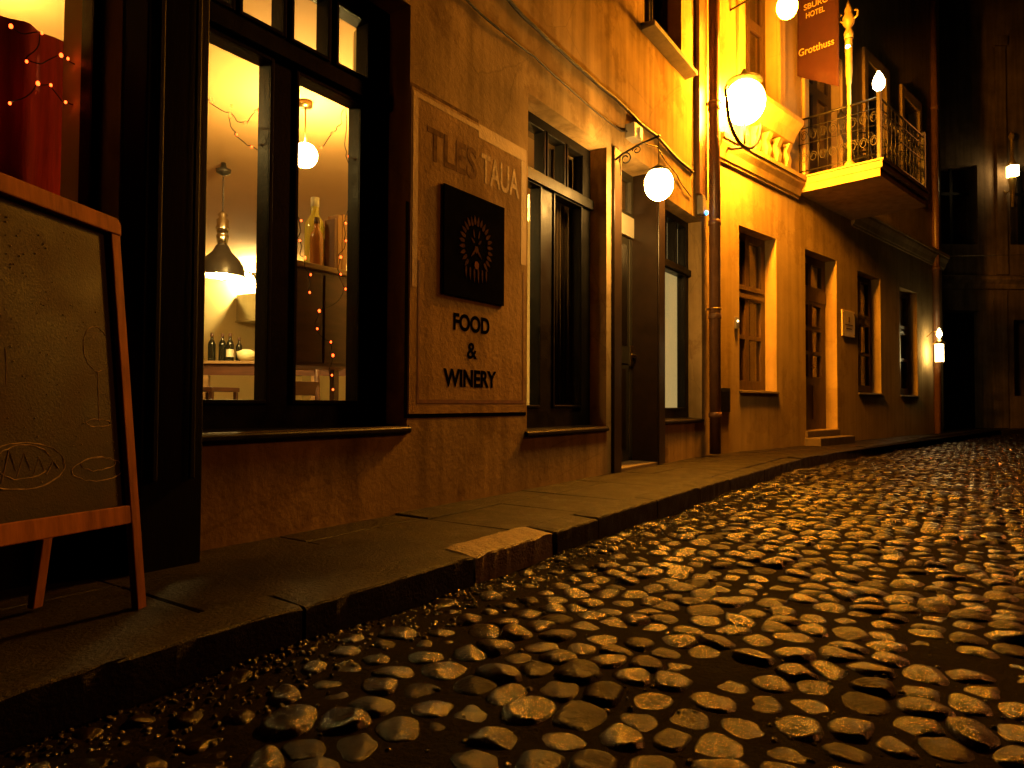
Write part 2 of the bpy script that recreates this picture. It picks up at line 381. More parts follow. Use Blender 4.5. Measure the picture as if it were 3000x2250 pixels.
# ------------------------------------------------------------------ bistro building
bis = thing('bistro_building', 'ochre plastered bistro building with black framed shop windows', 'building')
OPS = {'left': (-.35, 1.20, .45, 2.72), 'main': (1.46, 2.69, .45, 2.72), 'second': (3.86, 5.055, .385, 2.69),
       'door': (5.29, 6.105, -.25, 2.78), 'third': (6.27, 7.41, .41, 2.60), 'up': (5.83, 6.79, 4.05, 5.65), 'up2': (1.9, 2.9, 4.05, 5.65)}
MB().wall(-4, 7.75, -.25, 8.2, list(OPS.values()), .42).build('wall', M_WALL, bis)
MB().box(-4.1, 7.9, -.35, 8.9, 8.2, 8.5).build('roof', M_BLACK, bis)
def shop_window(op, glasses, trans, bar, y0=.15, y1=.23, sill=True, name='window', gm=M_GLASS, top=2.58):
    """black timber frame: everything in the opening that is not glass"""
    a, b, c, d = op
    w = part(name, bis)
    gl = [(g0, g1, z0, z1) for g0, g1, z0, z1 in glasses] + trans
    f = MB()
    xs = sorted({a + .004, b - .004} | {g[0] for g in gl} | {g[1] for g in gl}); zs = sorted({c + .004, d - .004} | {g[2] for g in gl} | {g[3] for g in gl})
    f2 = MB().wall(a + .004, b - .004, c + .004, d - .004, gl, y1 - y0)
    f2.v = [(p[0], p[1] + y0, p[2]) for p in f2.v]
    f2.build('frame', M_BLACK, w)
    # raised glazing beads and bars that stand proud
    be = MB()
    for g0, g1, z0, z1 in gl:
        t = .018
        be.box(g0 - t, g0, y0 - .012, y0 - .001, z0 - t, z1 + t); be.box(g1, g1 + t, y0 - .012, y0 - .001, z0 - t, z1 + t)
        be.box(g0, g1, y0 - .012, y0 - .001, z0 - t, z0); be.box(g0, g1, y0 - .012, y0 - .001, z1, z1 + t)
    for z0, z1 in bar: be.box(a + .01, b - .01, y0 - .035, y0 - .013, z0, z1)
    be.build('glazing_bead', M_BLACK, w, bev=.003)
    for g0, g1, z0, z1 in gl:
        MB().box(g0 - .004, g1 + .004, (y0 + y1) / 2 - .003, (y0 + y1) / 2 + .003, z0 - .004, z1 + .004).build('pane', gm, w)
    if sill:
        MB().prism([(y0, c + .012), (-.018, c - .004), (-.024, c - .010), (-.024, c - .030), (-.012, c - .036), (.0, c - .04), (.0, c + .002), (y0, c + .004)], a - .02, b + .012).build('sill', M_BLACK, w, bev=.004)
    return w
shop_window(OPS['main'], [(1.61, 1.92, .585, 2.13), (2.08, 2.468, .585, 2.13)],
            [(1.56, 1.716, 2.29, 2.585), (1.773, 1.983, 2.29, 2.585), (2.045, 2.248, 2.29, 2.585), (2.318, 2.515, 2.29, 2.585)], [(2.165, 2.245)])
shop_window(OPS['left'], [(-.2, .30, .585, 2.4), (.42, 1.165, .585, 2.58)], [], [])
shop_window(OPS['second'], [(4.00, 4.25, .56, 2.17), (4.46, 4.88, .56, 2.17)], [(3.98, 4.30, 2.28, 2.60), (4.36, 4.60, 2.28, 2.60), (4.66, 4.90, 2.28, 2.60)], [(2.18, 2.26)], gm=M_GLASSM)
w3 = shop_window(OPS['third'], [(6.42, 7.27, .53, 1.98)], [(6.42, 6.68, 2.08, 2.52), (6.74, 6.98, 2.08, 2.52), (7.04, 7.29, 2.08, 2.52)], [(1.995, 2.06)])
MB().box(6.3, 7.4, .27, .275, .5, 2.58).build('blind', E_BLIND, w3)
w4 = shop_window(OPS['up'], [(5.98, 6.27, 4.2, 5.5), (6.36, 6.64, 4.2, 5.5)], [], [], sill=False, gm=M_GLASSD)
MB().prism([(.15, 4.07), (-.14, 4.045), (-.14, 4.0), (0, 3.985), (0, 4.05), (.15, 4.055)], 5.74, 6.90).build('sill', M_SILLST, w4, bev=.004)
MB().box(5.9, 6.75, .40, .41, 4.1, 5.6).build('curtain', M_CURT, w4)
w5 = shop_window(OPS['up2'], [(2.02, 2.36, 4.2, 5.5), (2.44, 2.78, 4.2, 5.5)], [], [], sill=False, gm=M_GLASSD)
# entrance: recessed door, pale panel, small top light, jamb lining, two glossy pilasters
dr = part('door', bis)
MB().box(5.30, 6.10, .245, .30, .03, 2.155).box(5.30, 5.36, .235, .244, .05, 2.15).box(6.03, 6.095, .235, .244, .05, 2.15).box(5.37, 6.02, .238, .244, .95, 1.06).build('leaf', M_DOOR, dr, bev=.004)
f = MB().box(5.42, 5.96, .240, .2435, .15, .90); f.build('lower_panel', M_CLAD, dr, bev=.003)
MB().box(5.42, 5.985, .2385, .2435, 1.12, 2.08).build('pane', M_GLASSD, dr)
MB().box(5.30, 6.10, .215, .30, 2.165, 2.36).build('panel', M_PALE, dr, bev=.004)
MB().box(5.30, 6.10, .225, .29, 2.362, 2.40).box(5.30, 6.10, .225, .29, 2.71, 2.77).box(5.30, 5.36, .225, .29, 2.401, 2.709).box(6.04, 6.10, .225, .29, 2.401, 2.709).box(5.66, 5.72, .225, .29, 2.401, 2.709).build('top_light_frame', M_DOOR, dr, bev=.003)
MB().box(5.37, 6.03, .255, .260, 2.41, 2.70).build('top_light', M_GLASSD, dr)
MB().tube([(6.06, .233, 1.03), (6.06, .185, 1.03), (6.05, .18, 1.03), (5.94, .18, 1.035)], .010, 8).box(6.04, 6.08, .226, .234, .93, 1.13).build('handle', M_BRASS, dr)
MB().box(5.28, 6.11, -.02, .30, -.1, .028).build('threshold', M_SILLST, dr, bev=.006)
MB().box(5.142, 5.288, -.03, -.001, .0, 2.72).build('pilaster', M_CLAD, bis, bev=.006)
MB().box(6.107, 6.264, -.03, -.001, .0, 2.72).build('pilaster', M_CLAD, bis, bev=.006)
MB().box(6.085, 6.1045, -.02, .244, .03, 2.775).build('door_lining', M_CLAD, bis)
# black timber shopfront pier with mouldings
mb = MB().box(1.205, 1.432, -.165, -.001, -.02, 2.95)
mb.box(1.24, 1.262, -.178, -.166, .30, 2.85).box(1.375, 1.397, -.178, -.166, .30, 2.85).box(1.19, 1.445, -.19, -.001, 2.951, 3.05)
mb.build('shopfront_pier', M_PIERBLK, bis, bev=.005)
MB().box(-4.0, 1.19, -.03, -.001, -.05, .42).build('stall_riser', M_PIERBLK, bis, bev=.004)
# room behind the windows
MB().box(-3.5, 7.6, .42, 7.0, -.05, 0.0).build('floor', M_FLOOR, bis)
MB().box(-3.5, 7.6, .42, 7.0, 2.78, 2.90).build('ceiling', M_CEIL, bis)
mb = MB().box(-3.5, 7.6, 7.0, 7.15, 0, 2.78).box(-3.6, -3.5, .42, 7.15, 0, 2.9).box(7.6, 7.7, .42, 7.15, 0, 2.9)
mb.build('interior_wall', M_INT, bis)
MB().box(2.70, 3.85, .43, .44, 0.0, 2.78).build('wall_lining', M_INT, bis)
MB().box(1.186, 1.1985, .236, .428, .47, 2.70).build('jamb_lining', M_INT, bis); MB().box(2.676, 2.6885, .236, .428, .47, 2.70).build('jamb_lining', M_INT, bis)
MB().box(6.18, 6.24, .44, 3.2, 0, 2.78).build('partition', M_INT, bis)
MB().box(-3.5, 7.6, .43, 9, 8.0, 8.1).box(-3.5, 7.6, .43, 7.0, 2.95, 3.0).box(-3.5, 7.6, 4.0, 4.1, 3.0, 8.0).build('upper_floor', M_FAR, bis)

# ------------------------------------------------------------------ painted sign on the bistro wall
sg = thing('wall_sign', 'faded painted wall sign with a lion emblem and the words food and winery', 'sign', (0, 0, 0))
MB().box(2.70, 3.838, -.003, -.001, .515, 2.285).build('board', M_SIGNBG, sg)
def strip(mb, x0, x1, z0, z1, y): mb.box(x0, x1, y - .0006, y, z0, z1)
m = MB(); strip(m, 2.665, 3.85, .492, .514, -.001); strip(m, 2.665, 2.69, .514, 1.65, -.001); m.build('dark_border', M_SIGNDK, sg)
m = MB(); strip(m, 2.70, 3.30, 2.287, 2.306, -.001); m.build('worn_border', M_GHOST, sg)
m = MB(); strip(m, 2.78, 3.80, .572, .592, -.0035); strip(m, 2.765, 2.78, .572, 1.35, -.0035); strip(m, 3.80, 3.812, .572, 1.45, -.0035); m.build('red_border', M_SIGNRED, sg)
m = MB(); strip(m, 3.30, 3.835, 2.20, 2.283, -.0035); strip(m, 3.775, 3.836, 1.50, 2.199, -.0035); strip(m, 2.715, 2.755, 1.2, 2.27, -.0035); strip(m, 2.755, 3.30, 2.24, 2.268, -.0035); m.build('bare_patch', M_SIGNLT, sg)
text('TLES', 'dark_lettering', M_GHOST, sg, 2.83, 3.28, 1.925, 2.115, -.0035, bold=.02)
text('TAUA', 'light_lettering', M_GHOSTL, sg, 3.33, 3.745, 1.93, 2.115, -.0035, bold=.015)
text('FOOD', 'lettering', M_SIGNDK, sg, 3.07, 3.425, .998, 1.100, -.0035, bold=.035)
text('&', 'lettering', M_SIGNDK, sg, 3.20, 3.298, .838, .935, -.0035, bold=.02)
text('WINERY', 'lettering', M_SIGNDK, sg, 2.985, 3.50, .668, .772, -.0035, bold=.035)
MB().box(2.968, 3.568, -.014, -.0035, 1.195, 1.826).build('emblem_panel', mat('emblem_black', (.006, .005, .004), .85, .3, 10, spec=0), sg, bev=.002)
em = MB(); cx, cz = 3.27, 1.52
def petal(mb, cx, cz, a, r0, r1, w, y):
    pts = []
    for i in range(9):
        t = i / 8; r = r0 + (r1 - r0) * t; hw = w * math.sin(PI * min(1, .12 + .88 * t) ** .8)
        pts.append((r, hw))
    poly = [(p, q) for p, q in pts] + [(p, -q) for p, q in reversed(pts)]
    ca, sa = math.cos(a), math.sin(a)
    poly = [(cx + (p * ca - q * sa) * .98, cz + (p * sa + q * ca) * 1.08) for p, q in poly]
    mb.prism(poly, y - .002, y, 'y')
for k in range(22):
    a = -PI / 2 + .75 + k * (2 * PI - 1.5) / 21
    petal(em, cx, cz, a, .115 + .006 * (k % 2), .172, .011, -.0145)
for k in range(6):
    x0 = cx - .10 + k * .04; petal(em, x0, cz - .135, -PI / 2, 0, .085 - .008 * abs(k - 2.5), .008, -.0145)
em.build('mane', M_MANE, sg)
em = MB()
for sx in (-1, 1):
    petal(em, cx + sx * .035, cz + .03, PI / 2 - sx * .9, -.018, .022, .007, -.0145)
    petal(em, cx + sx * .02, cz + .05, PI / 2 - sx * .25, 0, .05, .006, -.0145)
    petal(em, cx + sx * .015, cz - .03, -PI / 2 + sx * .8, 0, .055, .007, -.0145)
em.prism([(cx - .014, cz + .0), (cx + .014, cz), (cx + .02, cz - .028), (cx, cz - .045), (cx - .02, cz - .028)], -.0165, -.0145, 'y')
em.build('face', M_MANE, sg)
MB().prism([(cx + .022 * math.cos(k * PI / 9), cz - .115 + .024 * math.sin(k * PI / 9)) for k in range(18)], -.0185, -.0145, 'y').build('tongue', M_TONGUE, sg)

# ------------------------------------------------------------------ things on the bistro front
dl = thing('door_lantern', 'glowing opal lantern on a wrought iron bracket beside the bistro door', 'wall lantern', (5.165, 0, 2.35))
MB().tube([(0, -.005, .25), (0, -.09, .30), (0, -.25, .35), (0, -.42, .385)], .009).tube([(0, -.004, .12), (0, -.004, .33)], .011)\
    .tube([(0, -.02 - .0 + .055 * math.cos(a) * (1 - a / 14) - .10, .255 + .055 * math.sin(a) * (1 - a / 14)) for a in np.linspace(-.4, 9, 40)], .006)\
    .tube([(0, .04 * math.cos(a) * (1 - a / 12) - .22, .305 + .035 * math.sin(a) * (1 - a / 12)) for a in np.linspace(0, 8, 34)], .005)\
    .tube([(0, -.07, .29), (0, -.075, .12)], .005).build('bracket', M_IRON, dl)
MB().tube([(0, -.41, .385), (0, -.41, .15)], .004).lathe([(.012, .15), (.05, .125), (.092, .10), (.095, .092)], 20, (0, -.41, 0)).build('cap', M_IRON, dl)
MB().sphere(.115, (0, -.41, -.01), 24, 1.15).build('globe', E_DOOR, dl)
jb = thing('junction_box', 'small dark box with a pale lid fixed above the bistro entrance', 'junction box', (5.49, 0, 2.95))
MB().box(-.08, .08, -.09, -.001, -.07, .06).build('case', M_GREY, jb, bev=.006); MB().box(.02, .078, -.10, -.091, -.05, .05).build('lid', M_WHITEP, jb, bev=.004)
def cable(name, pts, label, r=.009):
    mb = MB(); P = []
    for i in range(len(pts) - 1):
        (x0, z0), (x1, z1) = pts[i], pts[i + 1]; n = 10
        for k in range(n):
            t = k / n; P.append((x0 + (x1 - x0) * t, -.014 - .004 * math.sin(t * 9 + i), z0 + (z1 - z0) * t - .018 * math.sin(PI * t)))
    P.append((pts[-1][0], -.014, pts[-1][1]))
    o = mb.tube(P, r, 6).build(name, M_CABLE); tag(o, label, 'cable', 'cables along the bistro wall'); return o
cable('wall_cable', [(-2, 3.3), (.5, 3.27), (2.2, 3.24), (3.6, 3.20), (4.28, 3.16), (5.2, 3.15), (6.09, 3.12), (7.1, 3.06)], 'thick upper cable sagging along the wall beneath the upstairs window', .014)
cable('wall_cable', [(-2, 3.05), (.5, 3.02), (2.1, 3.0), (3.15, 2.98), (3.91, 2.963), (5.13, 2.907), (5.42, 2.94)], 'thinner lower cable running to the small dark box', .008)
cable('wall_cable', [(5.58, 2.95), (6.1, 3.02), (6.6, 2.90), (7.05, 2.78)], 'loose looping cable between small dark box and alarm box', .006)
dp = thing('downpipe', 'brown rainwater downpipe on the corner between bistro and hotel', 'downpipe', (7.56, -.10, 0))
MB().lathe([(.062, .02), (.062, 8.0)], 20).build('pipe', M_ZINC, dp)
for z in (.45, 1.55, 2.60, 3.9, 5.2): MB().lathe([(.066, z - .03), (.072, z - .025), (.072, z + .025), (.066, z + .03)], 20).build('collar', M_ZINC, dp)
for z in (1.62, 3.95): MB().box(-.02, .02, .05, .105, z, z + .03).tube([(.074 * math.cos(a), .074 * math.sin(a), z + .015) for a in np.linspace(0, 2 * PI, 20)][:-1], .007, 6, True).build('clamp', M_BRASS, dp)
cd = MB().box(7.21, 7.425, -.05, -.001, 2.86, 8.0).tube([(7.445, -.045, 2.84), (7.445, -.045, 8)], .010, 8).build('conduit', M_ZINC); tag(cd, 'flat brown cable trunking beside the downpipe', 'cable trunking')
ab = thing('alarm_box', 'small grey alarm box with a glowing blue light beside the downpipe', 'alarm box', (7.31, 0, 2.73))
MB().box(-.06, .06, -.07, -.001, -.09, .12).build('case', M_GREY, ab, bev=.01); MB().sphere(.026, (.035, -.075, -.06), 12).build('light', E_LED, ab)

# ------------------------------------------------------------------ sandwich board
sb = thing('sandwich_board', 'wooden sandwich board with chalk drawings standing before the black pier', 'sandwich board', (1.027, -.528, 0), math.radians(23.2))
lean = math.atan2(.12, 1.10); ML = Matrix.Rotation(math.radians(2.2), 4, 'Y') @ Matrix.Rotation(-lean, 4, 'X')
W_ = .62
def leg(x0, x1): return MB().prism([(x0, -.01), (x0 + .034 * (1 if x0 < -.3 else -1), -.01), (x1 + .034 * (1 if x0 < -.3 else -1), 1.07), (x1, 1.07)], -.022, .0, 'y', ML)
leg(0, -.036).build('leg', M_BOARDW, sb, bev=.003); leg(-W_, -W_ + .036).build('leg', M_BOARDW, sb, bev=.003)
MB().prism([(-.034, 1.062), (-.034 + .001, 1.095), (-.046, 1.112), (-W_ + .046, 1.112), (-W_ + .034, 1.095), (-W_ + .034, 1.062)], -.026, .002, 'y', ML).build('top_rail', M_BOARDW, sb, bev=.004)
MB().box(-W_ + .04, -.034, -.020, -.002, .232, .283, ML).build('bottom_rail', M_BOARDW, sb, bev=.003)
M_CB = mat('wet_blackboard', (.017, .0085, .004), .6, .7, 7, .22, 170, rvar=.12, spec=.10)
MB().box(-W_ + .035, -.036, -.006, .006, .283, 1.064, ML).build('blackboard', M_CB, sb)
MR = Matrix.Translation((0, .235, 0)) @ Matrix.Rotation(math.radians(2.2), 4, 'Y') @ Matrix.Rotation(lean * .95, 4, 'X')
for xx in (-.12, -W_ + .05): MB().box(xx, xx + .032, 0, .022, .0, 1.05, MR).build('rear_leg', M_BOARDW, sb, bev=.003)
MB().box(-W_ + .083, -.12, .002, .02, .25, .30, MR).build('rear_rail', M_BOARDW, sb, bev=.003)
CH = [MB() for _ in range(4)]; ch = CH[0]
def cl(pts, r=.0022): ch.tube([ML @ Vector((p[0] + RNG.normal(0, .0012), -.0062, p[1] + RNG.normal(0, .0012))) for p in pts], [r * RNG.uniform(.25, .75) for _ in pts], 5)
gx, gz = -.125, .72
cl([(gx + .045 * math.cos(a), gz + .062 * math.sin(a)) for a in np.linspace(.75, 2 * PI + PI - .75 - PI, 22)][:20]); cl([(gx - .032, gz + .045), (gx + .032, gz + .045)], .0016)
cl([(gx, gz - .062), (gx - .004, .52)]); cl([(gx + .042 * math.cos(a) - .004, .515 + .010 * math.sin(a)) for a in np.linspace(0, 2 * PI, 20)])
ch = CH[1]
cl([(-.135 + .088 * math.cos(a), .39 + .030 * math.sin(a)) for a in np.linspace(-.2, 2 * PI - .2, 30)]); cl([(-.135 + .06 * math.cos(a), .405 + .018 * math.sin(a)) for a in np.linspace(0, 2 * PI, 24)])
ch = CH[2]
cl([(-.36 + .115 * math.cos(a), .41 + .055 * math.sin(a)) for a in np.linspace(0, 2 * PI, 34)], .003); cl([(-.36 + .075 * math.cos(a), .42 + .04 * math.sin(a)) for a in np.linspace(.3, 5.6, 26)], .003)
for k in range(4): cl([(-.42 + .04 * k, .375 + .012 * (k % 2)), (-.40 + .04 * k, .45 - .01 * k), (-.385 + .04 * k, .40)], .0028)
ch = CH[3]
ch = MB(); cl([(-.50, .60), (-.50, .645), (-.50, .69)], .0018); CH.append(ch)
ch = MB(); cl([(-.45, .60), (-.45, .645), (-.45, .69)], .0018); CH.append(ch)
ch = MB(); cl([(-.40, .60), (-.40, .645), (-.40, .69)], .0018); CH.append(ch); CH.pop(3)
for nm_, c_ in zip(('chalk_wine_glass', 'chalk_plate', 'chalk_bowl', 'chalk_stroke', 'chalk_stroke', 'chalk_stroke'), CH): c_.build(nm_, M_CHALK, sb)
dm = MB()
for k in range(170): dm.sphere(RNG.uniform(.0009, .0024), tuple(ML @ Vector((RNG.uniform(-W_ + .05, -.05), -.0068, .30 + .74 * RNG.random() ** .7))), 6)
o = dm.build('water_drops', mat('water_drop', (.2, .16, .1), .06, .1, 5, coat=1), sb); o['kind'] = 'stuff'

# ------------------------------------------------------------------ inside the bistro
pl = thing('pendant_lamp', 'dark enamel pendant lamp hanging on a chain inside the bistro', 'pendant lamp', (3.67, 3.23, 1.73))
MB().lathe([(.01, .93), (.062, .955), (.068, .985), (.03, 1.0), (.02, 1.049)], 20).build('ceiling_rose', M_SHADE, pl)
mb = MB()
for k in range(15):
    z = .60 + k * .023; a = (k % 2) * PI / 2
    mb.tube([(.008 * math.cos(a) * math.cos(t), .008 * math.sin(a) * math.cos(t), z + .016 * math.sin(t)) for t in np.linspace(0, 2 * PI, 11)][:-1], .0028, 5, True)
mb.build('chain', M_SHADE, pl)
MB().lathe([(.012, .60), (.045, .565), (.028, .54), (.055, .515), (.05, .47), (.062, .44), (.05, .40), (.03, .41), (.055, .37), (.05, .33), (.04, .28)], 18).build('fitter', M_CHROME, pl)
so = [(.002, .287), (.048, .285), (.06, .27), (.085, .22), (.15, .155), (.185, .10), (.198, .04), (.203, .0)]
MB().lathe(so, 36, cap=False).lathe([(.203, .0), (.207, -.004), (.203, -.008), (.197, -.004)], 36, cap=False).build('shade', M_SHADE, pl)
MB().lathe([(max(r - .006, .001), z - .003) for r, z in so], 36, cap=False).build('shade_lining', M_SHADEIN, pl)
MB().sphere(.05, (0, 0, .015), 16).build('bulb', E_PEND, pl)
def globe(loc, label, r=.085):
    g_ = thing('globe_lamp', label, 'globe lamp', loc, 0, 'glass globe lamps inside the bistro')
    MB().tube([(0, 0, r), (0, 0, 2.78 - loc[2])], .006, 6).lathe([(.05, 2.74 - loc[2]), (.05, 2.78 - loc[2])], 16).build('stem', M_BRASS, g_); MB().sphere(r, (0, 0, 0), 24).build('globe', E_GLOBE, g_); return g_
globe((3.24, 1.545, 2.38), 'bright glass globe lamp seen through the right hand pane of the big window', .09)
globe((1.30, 1.75, 2.52), 'glass globe lamp above the dark red curtain', .048)
ct = thing('bar_counter', 'pale topped serving counter with open shelf deep inside the bistro', 'counter', (4.2, 3.75, 0), math.atan2(-.579, .394) * 0 + math.radians(-52))
MB().box(-1.6, 1.6, -.08, .55, .955, .985).build('top', M_TOPWOOD, ct, bev=.004)
MB().box(-1.6, 1.6, -.05, -.02, .84, .954).build('apron', M_CAB, ct); 
for xx in (-1.55, -.35, .75, 1.5): MB().box(xx, xx + .07, -.05, .02, 0, .839).build('leg', M_TOPWOOD, ct)
MB().box(-1.6, 1.6, .0, .5, .45, .475).build('shelf', M_CAB, ct)
cq, sq = math.cos(math.radians(-52)), math.sin(math.radians(-52))
def CT(a, b, z=.985):
    a -= .16; return (4.2 + a * cq - b * sq, 3.75 + a * sq + b * cq, z)
def bottle(loc, label, glassm, lab=True, s=1.0, dark_top=None):
    b_ = thing('wine_bottle', label, 'bottle', loc, 0, None)
    MB().lathe([(.036 * s, 0), (.039 * s, .01 * s), (.039 * s, .18 * s), (.034 * s, .205 * s), (.016 * s, .235 * s), (.0145 * s, .285 * s), (.016 * s, .288 * s), (.016 * s, .30 * s)], 18).build('body', glassm, b_)
    if lab: MB().lathe([(.0396 * s, .05 * s), (.0396 * s, .13 * s)], 18, cap=False).build('label', M_LABEL, b_)
    MB().lathe([(.0152 * s, .265 * s), (.0168 * s, .268 * s), (.0168 * s, .302 * s), (.004, .304 * s)], 14, cap=False).build('capsule', dark_top or M_CAB, b_); return b_
for i, (a, tx, lb) in enumerate(((-.14, 'first dark wine bottle from the left on the bistro counter', False), (-.05, 'second dark wine bottle from the left on the counter, without a label', False), (.045, 'third dark bottle on the counter, wearing a pale label', True), (.12, 'last dark bottle on the counter, right beside the pale bowl', False))):
    b_ = bottle(CT(a, .1 + .05 * (i % 2)), tx, M_BOTTLE, lb, .98 if i != 3 else .85); b_['group'] = 'dark bottles on the counter'
jr = thing('utensil_jar', 'pale ceramic jar full of wooden spoons on the counter', 'jar', CT(.36, .16))
MB().lathe([(.055, 0), (.068, .02), (.07, .17), (.062, .20)], 20).build('jar', M_CERAM, jr)
for k in range(7):
    a = k * 2.4; MB().tube([(.02 * math.cos(a), .02 * math.sin(a), .1), (.06 * math.cos(a), .06 * math.sin(a), .30)], .007, 6).sphere(.022, (.063 * math.cos(a), .063 * math.sin(a), .315), 8, 1.4).build('spoon', M_GILT, jr)
bw = thing('serving_bowl', 'wide pale bowl at the front of the counter', 'bowl', CT(.24, .02))
MB().lathe([(.05, 0), (.085, .03), (.10, .10), (.096, .10), (.08, .035), (.03, .015)], 22).build('bowl', M_CERAM, bw); MB().sphere(.085, (0, 0, .085), 12, .5).build('contents', M_LABEL, bw)
cf = MB().lathe([(.10, 0), (.105, .01), (.06, .17), (.022, .26), (.024, .33), (.030, .34)], 20, CT(-.32, .12), cap=False).build('carafe', glass('carafe_glass', (.9, .86, .6), 2.5)); tag(cf, 'tall clear conical carafe at the left end of the counter', 'carafe')
wg = thing('drinking_glass', 'clear tumbler standing beside the utensil jar', 'glass', CT(.46, .05)); MB().lathe([(.03, .004), (.036, .12)], 16, cap=False).build('tumbler', M_GLASS, wg)
hd = thing('range_hood', 'steel kitchen hood with dark switches on the back wall', 'range hood', (6.75, 6.55, 1.82))
MB().box(-.42, .5, -.3, .44, 0, .40).box(-.44, .52, -.32, .44, -.03, -.001).build('body', M_CHROME, hd, bev=.006)
for k in range(3): MB().box(.02 + .1 * k, .07 + .1 * k, -.315, -.301, .16, .21).build('switch', M_BLACK, hd)
sp_ = thing('twin_spotlight', 'pair of dark spotlight heads above the steel hood', 'spotlight', (6.45, 6.3, 2.33))
MB().tube([(-.25, .3, .2), (.3, .3, .2)], .012).tube([(0, .3, .2), (0, .69, .2)], .012).build('rail', M_SHADE, sp_)
for xx in (-.12, .22): MB().tube([(xx, .3, .2), (xx + .02, .12, .02), (xx + .06, .02, -.04)], [.015, .045, .055], 12).build('head', M_SHADE, sp_)
MB().sphere(.06, (.08, .58, .16), 14).build('bulb', E_SPOT, sp_)
wb = thing('lit_display', 'small white lit panel below the counter', 'display', (4.62, 3.65, .62), math.radians(-52))
MB().box(-.17, .17, .01, .05, .0, .16).build('case', M_GREY, wb); MB().box(-.165, .165, .004, .0095, .005, .155).build('screen', E_BOX, wb)
# cabinet just inside the right pane, with bottles and books on it
cb = thing('wall_cabinet', 'dark reddish brown cabinet close behind the right pane of the big window', 'cabinet')
plan = [(2.44, .62), (2.83, .62), (3.06, .92), (2.52, .92)]
MB().prism(plan, .78, 1.33, 'z').build('body', M_CAB, cb, bev=.006)
MB().prism([(2.425, .595), (2.84, .595), (3.08, .935), (2.505, .935)], 1.331, 1.362, 'z').build('top', M_TOPWOOD, cb, bev=.004)
MB().box(2.45, 2.63, .608, .619, .80, 1.31).build('door', M_CAB, cb, bev=.004); MB().box(2.645, 2.82, .608, .619, .80, 1.31).build('door', M_CAB, cb, bev=.004)
for xx in (2.56, 2.94): MB().box(xx, xx + .04, .86, .90, 0, .779).build('leg', M_CAB, cb)
bottle((2.765, .85, 1.363), 'very large pale yellow wine bottle on the dark cabinet', M_BOTTLEY, False, 1.55, M_WHITEP)
bottle((2.665, .71, 1.363), 'small amber wine bottle in front of the big yellow bottle', M_BOTTLEO, False, 1.0)
bottle((2.835, .84, 1.363), 'slim clear bottle beside the row of books', M_CERAM, False, 1.0, M_GREY)
for x0, w, h, m_, tx in ((2.80, .022, .33, M_BOOK2, 'thin dark book at the left end of the cabinet row'), (2.825, .035, .36, M_BOOK, 'tall brown book in the middle of the cabinet row'), (2.863, .036, .37, M_BOOK, 'brown book nearest the window edge on the cabinet')):
    bk = MB().box(x0, x0 + w, .71, .80, 1.363, 1.363 + h).build('book', m_, None, bev=.003); tag(bk, tx, 'book', 'books on the cabinet')
cr = thing('wooden_chair', 'dark wooden chair in shadow below the cabinet', 'chair', (3.0, 1.25, 0), math.radians(-25))
MB().box(-.2, .2, -.2, .2, .43, .46).build('seat', M_CAB, cr, bev=.005)
for xx in (-.18, .15):
    MB().box(xx, xx + .03, -.19, -.16, 0, .429).build('leg', M_CAB, cr); MB().tube([(xx + .015, .17, 0), (xx + .015, .18, .45), (xx + .015, .27, .95)], .019, 8).build('rear_post', M_CAB, cr)
MB().box(-.18, .18, .205, .225, .62, .72).box(-.18, .18, .24, .26, .80, .93).build('backrest', M_CAB, cr, bev=.004)
st = thing('bar_stool', 'dark bar stool standing before the counter', 'stool', (3.55, 3.2, 0), .3)
MB().box(-.18, .18, -.18, .18, .66, .70).build('seat', M_CAB, st, bev=.005)
for xx in (-.17, .14):
    for yy in (-.17, .14): MB().box(xx, xx + .03, yy, yy + .03, 0, .659).build('leg', M_CAB, st)
MB().box(-.17, .17, -.168, -.142, .25, .28).build('stretcher', M_CAB, st)
# red curtain in the left window
def drape(name, x0, x1, z0, z1, y, m, n=60, amp=.018):
    mb = MB(); vs = []
    for i in range(n + 1):
        t = i / n; x = x0 + (x1 - x0) * t; yy = y + amp * math.sin(t * 34 + math.sin(t * 9)) + amp * .4 * math.sin(t * 71)
        vs += [(x, yy, z0), (x, yy, z1), (x, yy + .006, z0), (x, yy + .006, z1)]
    fs = []
    for i in range(n):
        a = i * 4; b = a + 4; fs += [(a, b, b + 1, a + 1), (a + 2, a + 3, b + 3, b + 2), (a + 1, b + 1, b + 3, a + 3), (a, a + 2, b + 2, b)]
    return mb.add(vs, fs, True).build(name, m)
tag(drape('curtain', .15, 1.243, .6, 2.03, .52, M_RED), 'deep red curtain lit by fairy lights behind the left window', 'curtain')
tag(drape('curtain', 4.66, 5.03, .5, 2.62, .30, M_CURT), 'dull brown curtain behind the window next to the entrance', 'curtain')
